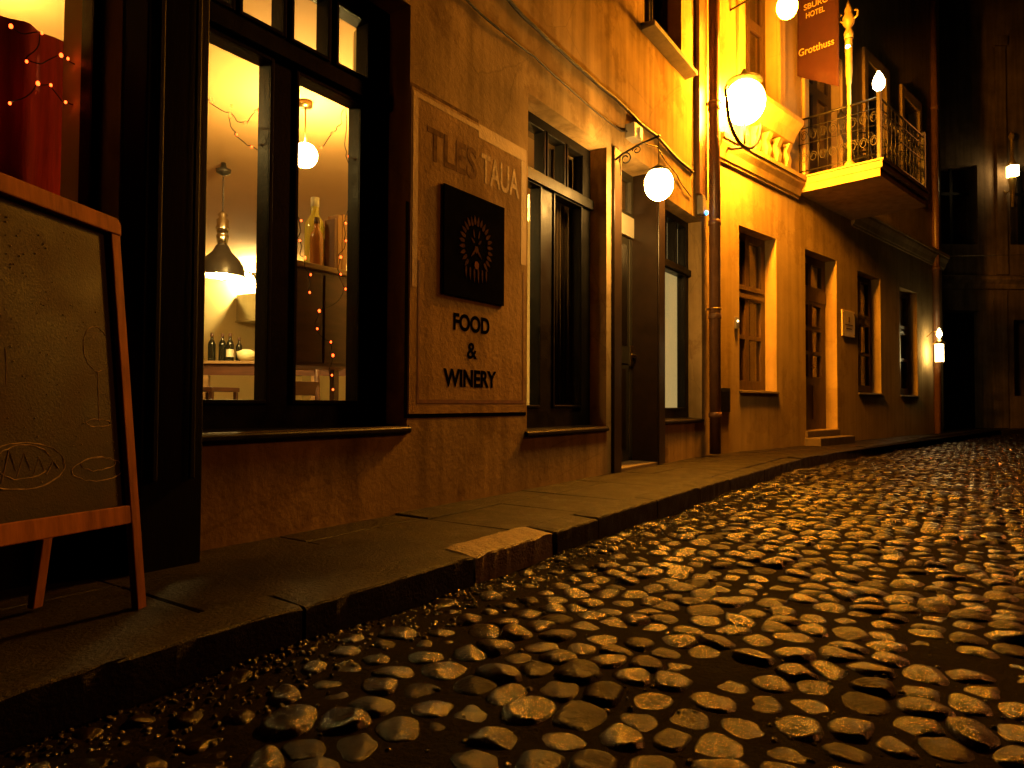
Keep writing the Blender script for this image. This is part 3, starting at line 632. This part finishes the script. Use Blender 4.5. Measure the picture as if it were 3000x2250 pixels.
# fairy light strings hung just inside the glass
def fairy(label, pts, extra=(), y=.33):
    t = thing('fairy_light_string', label, 'fairy lights', (pts[0][0], y, pts[0][1]), 0, 'strings of fairy lights in the bistro windows')
    ox, oz = pts[0]
    P = []
    for i in range(len(pts) - 1):
        (x0, z0), (x1, z1) = pts[i], pts[i + 1]; L_ = math.hypot(x1 - x0, z1 - z0)
        for k in range(8):
            q = k / 8; P.append((x0 - ox + (x1 - x0) * q + .05 * L_ * math.sin(2 * PI * q), .01 * math.sin(i * 2 + q * 5), z0 - oz + (z1 - z0) * q - .16 * L_ * math.sin(PI * q)))
    P.append((pts[-1][0] - ox, 0, pts[-1][1] - oz))
    MB().tube(P, .0022, 5).build('wire', M_CABLE, t)
    for i, (x, z) in enumerate(list(pts) + list(extra)):
        MB().sphere(.0048 if i % 3 else .0066, (x - ox, -.012, z - oz - .006), 10, 1.3).build('bulb', E_FAIRY, t)
FAIRY_HERE = True
def fy(px, py, y=.33):                                   # measured sight lines onto the plane behind the glass
    fx = (px - 1500) / 2000; 
    p = math.radians(1.53); ro = .00519; a = math.radians(34.21)
    dx, dy, dz = fx, 1.0, -(py - 1125) / 2000
    cx_, cz_ = math.cos(ro) * dx - math.sin(ro) * dz, math.sin(ro) * dx + math.cos(ro) * dz
    fw, up = math.cos(p) * dy - math.sin(p) * cz_, math.sin(p) * dy + math.cos(p) * cz_
    wx, wy = math.sin(a) * cx_ + math.cos(a) * fw, -math.cos(a) * cx_ + math.sin(a) * fw
    t = (y + 2.503) / wy
    return (wx * t, .58 + up * t)
fairy('string of tiny red lights across the dark red curtain', [fy(*q) for q in ((28, 75), (119, 95), (74, 178), (175, 160), (195, 170), (262, 200), (252, 293), (188, 297), (145, 247), (107, 242), (25, 300))])
fairy('string of tiny lights looping across the left pane of the big window', [fy(*q) for q in ((575, 245), (616, 297), (670, 330), (715, 358), (749, 322), (769, 280), (776, 220))], [fy(614, 288), fy(674, 308)])
fairy('short string of tiny lights sagging below the loop in the left pane', [fy(*q) for q in ((670, 338), (690, 392), (733, 428), (790, 440))])
fairy('string of tiny lights down the right edge of the right pane', [fy(*q) for q in ((937, 430), (973, 386), (990, 368), (1012, 312), (1017, 456), (1022, 503), (1031, 560), (1009, 652), (1009, 703), (994, 751), (994, 801), (1008, 844), (931, 908), (925, 960), (965, 999), (971, 1038), (968, 1096), (971, 1138))])
fairy('string of tiny lights hanging at the left side of the right pane', [fy(*q) for q in ((852, 590), (878, 644), (874, 702), (889, 753), (906, 802), (903, 854))])

# ------------------------------------------------------------------ hotel
ho = thing('hotel_building', 'pale plastered hotel with a moulded string course and corner balcony', 'building', (JX, JY, 0), TH)
HO = {'w1': (.65, 1.655, .74, 2.755), 'd': (2.56, 3.69, .2, 2.77), 'w3': (4.56, 5.63, .765, 2.74), 'w4': (6.63, 7.67, .75, 2.73),
      'bd': (2.62, 3.85, 3.73, 5.9), 'u1': (.75, 1.70, 4.45, 6.3), 'u2': (5.0, 5.9, 4.45, 6.3), 'u3': (6.9, 7.8, 4.45, 6.3)}
MB().wall(0.004, 9.4, -.25, 9.5, list(HO.values()), .30).build('wall', M_HOTEL, ho)
MB().box(9.1, 9.399, .301, 6, -.25, 9.5).build('end_wall', M_HOTEL, ho)
MB().box(.0, 9.3, .32, 6, 3.45, 3.6).box(.0, 9.3, 1.6, 1.7, -.2, 3.4).box(.0, 9.3, 1.6, 1.7, 3.61, 9).box(0, 9.3, .32, 6, 9, 9.3).build('inner_wall', M_FAR, ho)
MB().box(-.05, 9.5, -.45, 6.2, 9.5, 9.7).build('roof', M_BLACK, ho)
co_prof = [(0, 3.415), (-.03, 3.415), (-.035, 3.445), (-.05, 3.45), (-.075, 3.53), (-.115, 3.60), (-.12, 3.64), (-.14, 3.645), (-.14, 3.70), (0, 3.735)]
MB().prism([(p - .0, q) for p, q in co_prof], .06, 2.30).build('cornice', M_SILLST if False else M_HOTEL, ho)
MB().prism(co_prof, 4.30, 9.45).build('cornice', M_HOTEL, ho)
def hotel_window(op, lower, trans, rail_z, sill=True, v0=.155, curtain=True, mt=M_WOODDK):
    a, b, c, d = op; w = part('window', ho)
    gl = lower + trans
    f = MB().wall(a + .003, b - .003, c + .003, d - .003, gl, .07); f.v = [(p[0], p[1] + v0, p[2]) for p in f.v]; f.build('frame', mt, w)
    bb = MB()
    for z in rail_z: bb.box(a + .06, b - .06, v0 - .02, v0 - .001, z, z + .05)
    if rail_z: bb.build('rail', mt, w, bev=.004)
    for g_ in gl: MB().box(g_[0] - .004, g_[1] + .004, v0 + .03, v0 + .036, g_[2] - .004, g_[3] + .004).build('pane', M_GLASSD, w)
    if sill: MB().prism([(v0, c + .01), (-.022, c - .005), (-.026, c - .030), (0, c - .034), (0, c), (v0, c + .002)], a - .01, b + .03).build('sill', M_SILLST, w, bev=.004)
    if curtain: MB().box(a + .05, b - .05, .36, .365, c + .05, d - .05).build('curtain', M_NET, w)
for k, (a, b, c, d) in ((0, HO['w1']), (1, HO['w3']), (2, HO['w4'])):
    mdl = (a + b) / 2
    hotel_window((a, b, c, d), [(a + .10, mdl - .05, c + .13, 1.40), (a + .10, mdl - .05, 1.45, 1.90), (mdl + .05, b - .12, c + .13, 1.40), (mdl + .05, b - .12, 1.45, 1.90)],
                 [(a + .10, mdl - .05, 2.09, d - .10), (mdl + .05, b - .12, 2.09, d - .10)], [1.92, 2.02], curtain=(k == 0))
dr = part('door', ho)
a, b, c, d = HO['d']; md = (a + b) / 2
pan = []
for lo_, hi_ in ((a + .12, md - .10), (md + .06, b - .19)):
    pan += [(lo_, hi_, .98, 1.30), (lo_, hi_, 1.36, 1.66), (lo_, hi_, 1.74, 2.04)]
tr = [(a + .12, md - .08, 2.33, 2.66), (md + .05, b - .14, 2.33, 2.66)]
f = MB().wall(a + .003, b - .003, c + .003, d - .003, pan + tr, .06); f.v = [(p[0], p[1] + .17, p[2]) for p in f.v]; f.build('leaf', M_WOODDK, dr)
bd = MB()
for g_ in pan: bd.box(g_[0] - .02, g_[0], .158, .169, g_[2] - .02, g_[3] + .02).box(g_[1], g_[1] + .02, .158, .169, g_[2] - .02, g_[3] + .02).box(g_[0], g_[1], .158, .169, g_[3], g_[3] + .02).box(g_[0], g_[1], .158, .169, g_[2] - .02, g_[2])
bd.box(a + .02, b - .02, .150, .169, 2.10, 2.28).box(a + .12, md - .10, .158, .169, .35, .85).box(md + .06, b - .19, .158, .169, .35, .85).build('moulding', M_WOODDK, dr, bev=.003)
for g_ in pan + tr: MB().box(g_[0] - .004, g_[1] + .004, .195, .20, g_[2] - .004, g_[3] + .004).build('pane', M_GLASSD, dr)
MB().box(a + .05, b - .05, .36, .365, c + .05, d - .05).build('curtain', M_NET, dr)
MB().sphere(.026, (md + .02, .13, 1.12), 10).tube([(md + .02, .17, 1.12), (md + .02, .13, 1.12)], .01, 6).build('handle', M_BRASS, dr)
MB().box(a - .05, b + .10, -.22, .16, -.2, .105).box(a - .02, b + .04, -.03, .16, .106, .196).build('step', M_SILLST, ho, bev=.01)
# upper floor: window surrounds, sill ledges on consoles, balcony door
for (a, b, c, d) in (HO['u1'], HO['u2'], HO['u3']):
    mdl = (a + b) / 2
    hotel_window((a, b, c, d), [(a + .1, mdl - .04, c + .1, 5.5), (mdl + .04, b - .1, c + .1, 5.5)], [(a + .1, mdl - .04, 5.62, d - .1), (mdl + .04, b - .1, 5.62, d - .1)], [], sill=False, curtain=False)
    s_ = MB().box(a - .16, a - .003, -.05, -.001, c, d + .2).box(b + .003, b + .16, -.05, -.001, c, d + .2).box(a - .003, b + .003, -.05, -.001, d + .003, d + .2)
    s_.build('window_surround', M_HOTEL, ho, bev=.008)
lb = MB().prism([(0, 4.06), (-.10, 4.09), (-.15, 4.20), (-.24, 4.30), (-.24, 4.36), (-.20, 4.39), (0, 4.41)], .55, 1.98)
for k in range(5): lb.prism([(0, 3.74), (-.07, 3.76), (-.09, 3.85), (-.06, 3.95), (-.11, 4.05), (0, 4.055)], .68 + k * .29, .78 + k * .29)
lb.build('balustrade_ledge', M_HOTEL, ho)
dr = part('balcony_door', ho)
a, b, c, d = HO['bd']; md = (a + b) / 2
gl = [(a + .13, md - .08, 4.35, 5.2), (md + .08, b - .13, 4.35, 5.2), (a + .13, md - .08, 5.35, 5.8), (md + .08, b - .13, 5.35, 5.8)]
f = MB().wall(a + .003, b - .003, c + .003, d - .003, gl, .06); f.v = [(p[0], p[1] + .12, p[2]) for p in f.v]; f.build('leaf', M_WOODDK, dr)
for g_ in gl: MB().box(g_[0] - .004, g_[1] + .004, .145, .15, g_[2] - .004, g_[3] + .004).build('pane', M_GLASSD, dr)
MB().box(a + .05, b - .05, .33, .335, c + .05, d - .05).build('curtain', M_NET, dr)
sr = MB().box(a - .15, a - .003, -.05, -.001, c + .01, d + .2).box(b + .003, b + .15, -.05, -.001, c + .01, d + .2).box(a - .003, b + .003, -.05, -.001, d + .003, d + .2)
sr.build('door_surround', M_HOTEL, ho, bev=.008)
bal = part('balcony', ho)
B0, B1, BV = 2.305, 4.28, -1.10
MB().prism([(-.001, 3.50), (BV + .03, 3.50), (BV + .03, 3.60), (BV, 3.61), (BV, 3.69), (BV - .02, 3.695), (BV - .02, 3.72), (-.001, 3.72)], B0, B1).box(B0 - .014, B0 - .001, BV + .0, -.142, 3.605, 3.69).box(B0 - .03, B0 - .001, BV - .02, -.142, 3.695, 3.72).build('slab', M_HOTEL, bal)
rl = MB()
ru0, ru1, rv = B0 + .04, B1 - .05, BV + .05
for z, r in ((4.53, .016), (4.40, .008), (3.80, .010), (4.18, .007)):
    rl.tube([(ru0, -.01, z), (ru0, rv, z), (ru1, rv, z), (ru1, -.01, z)], r, 6)
def bal_bars(p0, p1, n):
    for k in range(n + 1):
        t = k / n; x_ = p0[0] + (p1[0] - p0[0]) * t; y_ = p0[1] + (p1[1] - p0[1]) * t
        rl.tube([(x_, y_, 3.72), (x_, y_, 4.53)], .006, 6)
        if k < n:
            dx, dy = (p1[0] - p0[0]) / n, (p1[1] - p0[1]) / n
            for zc in (4.29, 3.98):
                rl.tube([(x_ + dx * (.5 + .4 * math.cos(q) * (1 - q / 16)), y_ + dy * (.5 + .4 * math.cos(q) * (1 - q / 16)), zc + .075 * math.sin(q) * (1 - q / 16)) for q in np.linspace(0, 10, 22)], .005, 5)
bal_bars((ru0, -.02), (ru0, rv), 8); bal_bars((ru0, rv), (ru1, rv), 12); bal_bars((ru1, rv), (ru1, -.02), 6)
rl.build('railing', M_IRON, bal)
for (uu, vv) in ((ru0, rv), (ru1, rv)): MB().box(uu - .025, uu + .025, vv - .025, vv + .025, 3.72, 4.60).build('corner_post', M_IRON, bal, bev=.005)
MB().tube([(8.7, -.07, -.1), (8.7, -.07, 9.4)], .065, 14).build('downpipe', M_ZINC, ho)
for z in (3.3, 6.6): MB().lathe([(.07, z), (.08, z + .02), (.08, z + .06), (.07, z + .08)], 14, (8.7, -.07, 0)).build('pipe_collar', M_ZINC, ho)
pq = thing('plaque', 'small pale plaque on the hotel wall beside the brown door', 'plaque', HW(4.12, 0, 1.83), TH)
MB().box(-.26, .26, -.02, -.001, -.20, .21).build('plate', M_PLAQUE, pq, bev=.006)
for sx in (-.22, .22):
    for sz in (-.16, .17): MB().sphere(.012, (sx, -.02, sz), 8).build('screw', M_BRASS, pq)
MB().box(-.02, .03, -.024, -.021, .03, .11).box(-.15, .15, -.024, -.021, -.02, -.005).box(-.12, .12, -.024, -.021, -.08, -.065).build('engraving', M_GHOST, pq)
hb = thing('bell_panel', 'tiny lit bell panel on the hotel wall left of its first window', 'bell panel', HW(.56, 0, 1.55), TH)
MB().box(-.035, .035, -.025, -.001, -.07, .07).build('case', M_GREY, hb, bev=.004); MB().sphere(.014, (.0, -.028, .02), 10).build('button', emis('bell_button_glow', (1, .8, .4), 5), hb)
vt = MB().box(-.14, .14, -.02, -.001, -.14, .14)
for k in range(6): vt.box(-.12, .12, -.028, -.0201, -.115 + k * .042, -.10 + k * .042)
tag(vt.build('wall_vent', M_IRON, None), 'small dark vent grille low on the hotel wall near the downpipe', 'vent'); bpy.data.objects['wall_vent'].location = HW(.25, -.0, .62); bpy.data.objects['wall_vent'].rotation_euler = (0, 0, TH)
# lanterns of the hotel
bl = thing('hotel_lantern', 'big blazing globe lantern in an iron hoop over the string course', 'wall lantern', HW(.22, -.30, 4.04), TH, 'lit lanterns of the hotel')
MB().sphere(.23, (0, 0, 0), 32, 1.1).build('globe', E_BIG, bl)
MB().tube([(.40 * math.cos(a), 0, .40 * math.sin(a) - .12) for a in np.linspace(PI, 2 * PI, 30)], .022, 8).tube([(-.40, 0, -.12), (-.44, .0, .02), (-.40, 0, .06)], .016, 6).tube([(0, 0, -.52), (0, .16, -.50), (0, .295, -.42)], .018, 8).build('bracket', M_IRON, bl)
MB().lathe([(.02, .38), (.06, .31), (.19, .255), (.205, .235)], 24).build('cap', M_IRON, bl)
MB().tube([(0, 0, -.25), (0, 0, -.52)], .014, 8).build('stem', M_IRON, bl)
ul = thing('hotel_lantern', 'upper star bright lantern beside the red hotel banner', 'wall lantern', HW(.45, -.70, 5.08), TH, 'lit lanterns of the hotel')
MB().sphere(.115, (0, 0, 0), 20, 1.2).build('globe', E_TOP, ul); MB().tube([(0, .70, .25), (0, .3, .30), (0, 0, .26), (0, 0, .13)], .012, 8).lathe([(.02, .18), (.09, .15), (.105, .13)], 18).build('bracket', M_IRON, ul)
tl = thing('balcony_lamp', 'bright flame shaped lamp on the outer corner of the balcony railing', 'lamp', HW(ru0, rv, 4.56), TH)
MB().lathe([(.03, .0), (.012, .03), (.02, .05)], 12).build('base', M_IRON, tl); MB().lathe([(.02, .05), (.065, .10), (.075, .17), (.05, .24), (.012, .31)], 18).build('glass', E_TORCH, tl)
cl_ = thing('entrance_lantern', 'small white glowing lantern with pointed finial near the far hotel corner', 'wall lantern', HW(8.27, -.22, 1.42), TH)
MB().prism([(-.075, -.055), (.075, -.055), (.075, .055), (-.075, .055)], .0, .34, 'z').build('glass', E_CAND, cl_, bev=.004)
MB().lathe([(.12, .345), (.11, .37), (.05, .42), (.02, .44)], 12).tube([(0, 0, .60), (0, .12, .60), (0, .219, .50)], .010, 6).tube([(0, 0, .43), (0, 0, .60)], .008, 6).build('bracket', M_BRASS, cl_); MB().box(-.085, .085, -.065, .065, -.02, -.001).build('base', M_BRASS, cl_)
MB().lathe([(.01, .46), (.05, .52), (.045, .57), (.008, .66)], 12).build('finial', E_CAND, cl_)
# banner and gilded pole
bn = thing('hotel_banner', 'dark red hotel banner with gold lettering hanging over the balcony', 'banner', HW(2.30, 0, 0), TH)
n = 14; vs = []
for j in range(n + 1):
    z_ = j / n
    for i in range(n + 1):
        v_ = -.02 - .56 * i / n; zb = 5.14 - .33 * i / n; z = zb + (7.6 - zb) * z_
        vs.append((.012 * math.sin(i * .9 + z * 2.2), v_, z))
m_ = MB().add(vs, [(j * (n + 1) + i, j * (n + 1) + i + 1, (j + 1) * (n + 1) + i + 1, (j + 1) * (n + 1) + i) for j in range(n) for i in range(n)], True)
o = m_.build('cloth', M_BANNER, bn); sd = o.modifiers.new('s', 'SOLIDIFY'); sd.thickness = .004
MB().tube([(0, -.0, 7.62), (0, -.66, 7.62)], .014, 8).build('rod', M_BRASS, bn)
MT = Matrix(((0, 1, 0, 0), (-1, 0, 0, 0), (0, 0, 1, 0), (0, 0, 0, 1)))      # writing plane facing -u
text('Grotthuss', 'lettering', M_BANTXT, bn, .045, .52, 5.40, 5.50, -.017, MT, .006, .001)
text('HOTEL', 'lettering', M_BANTXT, bn, .15, .40, 5.90, 5.975, -.017, MT, .01, .001)
text('SBURG', 'lettering', M_BANTXT, bn, .12, .44, 6.02, 6.10, -.017, MT, .01, .001)
gp = thing('gilded_pole', 'gilded pole with ornate finial rising from the balcony beside the banner', 'pole', HW(2.36, -.68, 3.72), TH)
MB().lathe([(.07, 0), (.07, .04), (.03, .08), (.026, 1.1), (.034, 1.12), (.034, 1.18), (.042, 1.25), (.045, 1.7), (.055, 1.72)], 16).build('shaft', M_GILT, gp)
MB().lathe([(.055, 1.72), (.06, 1.80), (.03, 1.86), (.07, 1.92), (.075, 2.0), (.045, 2.06), (.05, 2.10), (.008, 2.24)], 16).tube([(.0, -.04, 1.95), (0, -.11, 1.99), (0, -.12, 2.06), (0, -.08, 2.08)], .014, 6).tube([(.0, .04, 1.95), (0, .11, 1.99), (0, .12, 2.06), (0, .08, 2.08)], .014, 6).build('finial', M_GILT, gp)
MB().sphere(.03, (-.03, 0, 1.60), 12).build('lamp', E_TORCH, gp)
bc = thing('iron_chair', 'wrought iron chair on the balcony near the banner', 'chair', HW(2.85, -.62, 3.72), TH + .5, 'iron chairs on the balcony')
MB().lathe([(.19, .44), (.20, .45), (.19, .46)], 20).build('seat', M_IRON, bc)
for k in range(4):
    a = PI / 4 + k * PI / 2; MB().tube([(.17 * math.cos(a), .17 * math.sin(a), .44), (.23 * math.cos(a), .23 * math.sin(a), 0)], .010, 6).build('leg', M_IRON, bc)
bk = MB().tube([(-.18, .10, .45), (-.20, .19, .75), (-.10, .23, .92), (.10, .23, .92), (.20, .19, .75), (.18, .10, .45)], .012, 8)
for k in range(-3, 4): bk.tube([(k * .05, .13, .46), (k * .05 + .03 * math.sin(k), .20, .70), (k * .035, .225, .91)], .006, 5)
bk.build('backrest', M_IRON, bc)
dup(bc, HW(3.55, -.55, 3.72), TH - .9, 'wrought iron chair on the balcony farther from the banner')

# ------------------------------------------------------------------ far buildings closing the street
FA = math.radians(-55); FX, FY = 18.75, .10
fb = thing('far_building', 'tall dark building with pilasters and a black gateway closing the street', 'building', (FX, FY, 0), FA)
def FW(a, b, z=0): return (FX + a * math.cos(FA) - b * math.sin(FA), FY + a * math.sin(FA) + b * math.cos(FA), z)
GA = 2.38
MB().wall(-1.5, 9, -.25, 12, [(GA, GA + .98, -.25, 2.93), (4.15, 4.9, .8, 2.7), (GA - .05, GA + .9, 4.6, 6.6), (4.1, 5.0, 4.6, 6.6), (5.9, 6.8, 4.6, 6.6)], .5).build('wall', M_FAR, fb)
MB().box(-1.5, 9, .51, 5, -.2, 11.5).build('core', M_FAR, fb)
MB().prism([(0, 3.45), (-.08, 3.47), (-.10, 3.58), (-.2, 3.68), (-.2, 3.76), (0, 3.82)], -1.5, 9).build('cornice', M_FAR, fb)
gt = part('gate', fb); MB().box(GA + .002, GA + .978, .30, .36, -.1, 2.92).build('leaf', M_BLACK, gt, bev=.004)
for k in range(5): MB().box(GA + .06 + k * .19, GA + .20 + k * .19, .285, .299, .1, 2.8).build('panel', M_BLACK, gt, bev=.003)
for a in (1.55, 3.72, 5.45, 7.2): MB().box(a, a + .26, -.09, -.001, 3.83, 9.6).box(a - .04, a + .30, -.12, -.001, 9.61, 9.85).build('pilaster', M_FAR, fb, bev=.01)
for a in (1.5, 3.6, 5.3): MB().box(a, a + .36, -.06, -.001, 0, 3.44).build('pier', M_FAR, fb, bev=.01)
for (a, z0, z1) in ((4.1, 4.6, 6.6), (GA - .05, 4.6, 6.6), (5.9, 4.6, 6.6)):
    w = part('window', fb); MB().box(a + .05, a + .85, .28, .33, z0 + .05, z1 - .05).build('pane', M_GLASSD, w); MB().box(a + .40, a + .48, .24, .279, z0 + .01, z1 - .01).box(a + .01, a + .89, .24, .27, z0 + 1.3, z0 + 1.38).build('frame', M_BLACK, w)
MB().box(-1.6, 9.1, -.3, 5.1, 12, 12.2).build('roof', M_BLACK, fb)
fl = thing('street_lantern', 'lit gilded lantern on the far building at the right edge', 'wall lantern', FW(3.90, -.35, 6.2), FA)
MB().prism([(-.10, -.10), (.10, -.10), (.07, .07), (-.07, .10)], .0, .26, 'z').build('glass', E_FAR, fl)
MB().lathe([(.03, -.75), (.05, -.4), (.09, -.05), (.06, -.002)], 12).lathe([(.13, .265), (.04, .45), (.03, .9), (.07, 1.0), (.02, 1.12)], 12).tube([(0, 0, -.3), (0, .2, -.35), (0, .34, -.2)], .02, 6).build('frame', M_GILT, fl)
ow = MB().tube([FW(-.6, -.6, 4.45), FW(2.0, -.75, 4.12), FW(5.5, -.9, 4.2)], .006, 5).build('overhead_wire', M_CHROME); tag(ow, 'thin overhead wire crossing before the dark far building', 'wire')

# ------------------------------------------------------------------ camera
fpx = 2000 / 3000; cam = bpy.data.cameras.new('camera'); cam.sensor_width = 36; cam.lens = 36 * fpx; cam.clip_start = .02; cam.clip_end = 1500
co = bpy.data.objects.new('camera', cam); COL.objects.link(co); S.camera = co
p, ro, a1 = math.radians(1.53), .00519, math.radians(34.21)
Rp = np.array([[1, 0, 0], [0, math.cos(p), math.sin(p)], [0, -math.sin(p), math.cos(p)]])
Rr = np.array([[math.cos(ro), 0, math.sin(ro)], [0, 1, 0], [-math.sin(ro), 0, math.cos(ro)]])
R = Rr @ Rp; Wm = np.array([[math.sin(a1), math.cos(a1), 0], [-math.cos(a1), math.sin(a1), 0], [0, 0, 1]])
r_, f_, u_ = Wm @ R[0], Wm @ R[1], Wm @ R[2]
co.matrix_world = Matrix(((r_[0], u_[0], -f_[0], 0), (r_[1], u_[1], -f_[1], -2.503), (r_[2], u_[2], -f_[2], .58), (0, 0, 0, 1)))

# ------------------------------------------------------------------ light: night sky and the faint orange light of the town
SUN_EL, SUN_DIR = math.radians(20), (.9135, -.4067)
wd = bpy.data.worlds.new('World'); S.world = wd; wd.use_nodes = True; N = wd.node_tree.nodes
sk = N.new('ShaderNodeTexSky'); sk.sky_type = 'NISHITA'; sk.sun_disc = False; sk.sun_elevation = SUN_EL
sk.sun_rotation = math.atan2(SUN_DIR[0], SUN_DIR[1]); N['Background'].inputs[1].default_value = .00012
wd.node_tree.links.new(sk.outputs[0], N['Background'].inputs[0])
sl = bpy.data.lights.new('sun', 'SUN'); sl.energy = .50; sl.color = (1, .27, .035); sl.angle = math.radians(5)
so_ = bpy.data.objects.new('sun', sl); COL.objects.link(so_)
dv = Vector((SUN_DIR[0], SUN_DIR[1], 0)).normalized() * math.cos(SUN_EL) + Vector((0, 0, math.sin(SUN_EL)))
so_.rotation_euler = dv.to_track_quat('Z', 'Y').to_euler()

S.view_settings.view_transform = 'Standard'; S.view_settings.look = 'None'; S.view_settings.exposure = 0; S.view_settings.gamma = 1
S.cycles.use_denoising = True
S.cycles.max_bounces = 8; S.cycles.transparent_max_bounces = 16
S.cycles.sample_clamp_indirect = 4; S.cycles.caustics_reflective = False; S.cycles.caustics_refractive = False
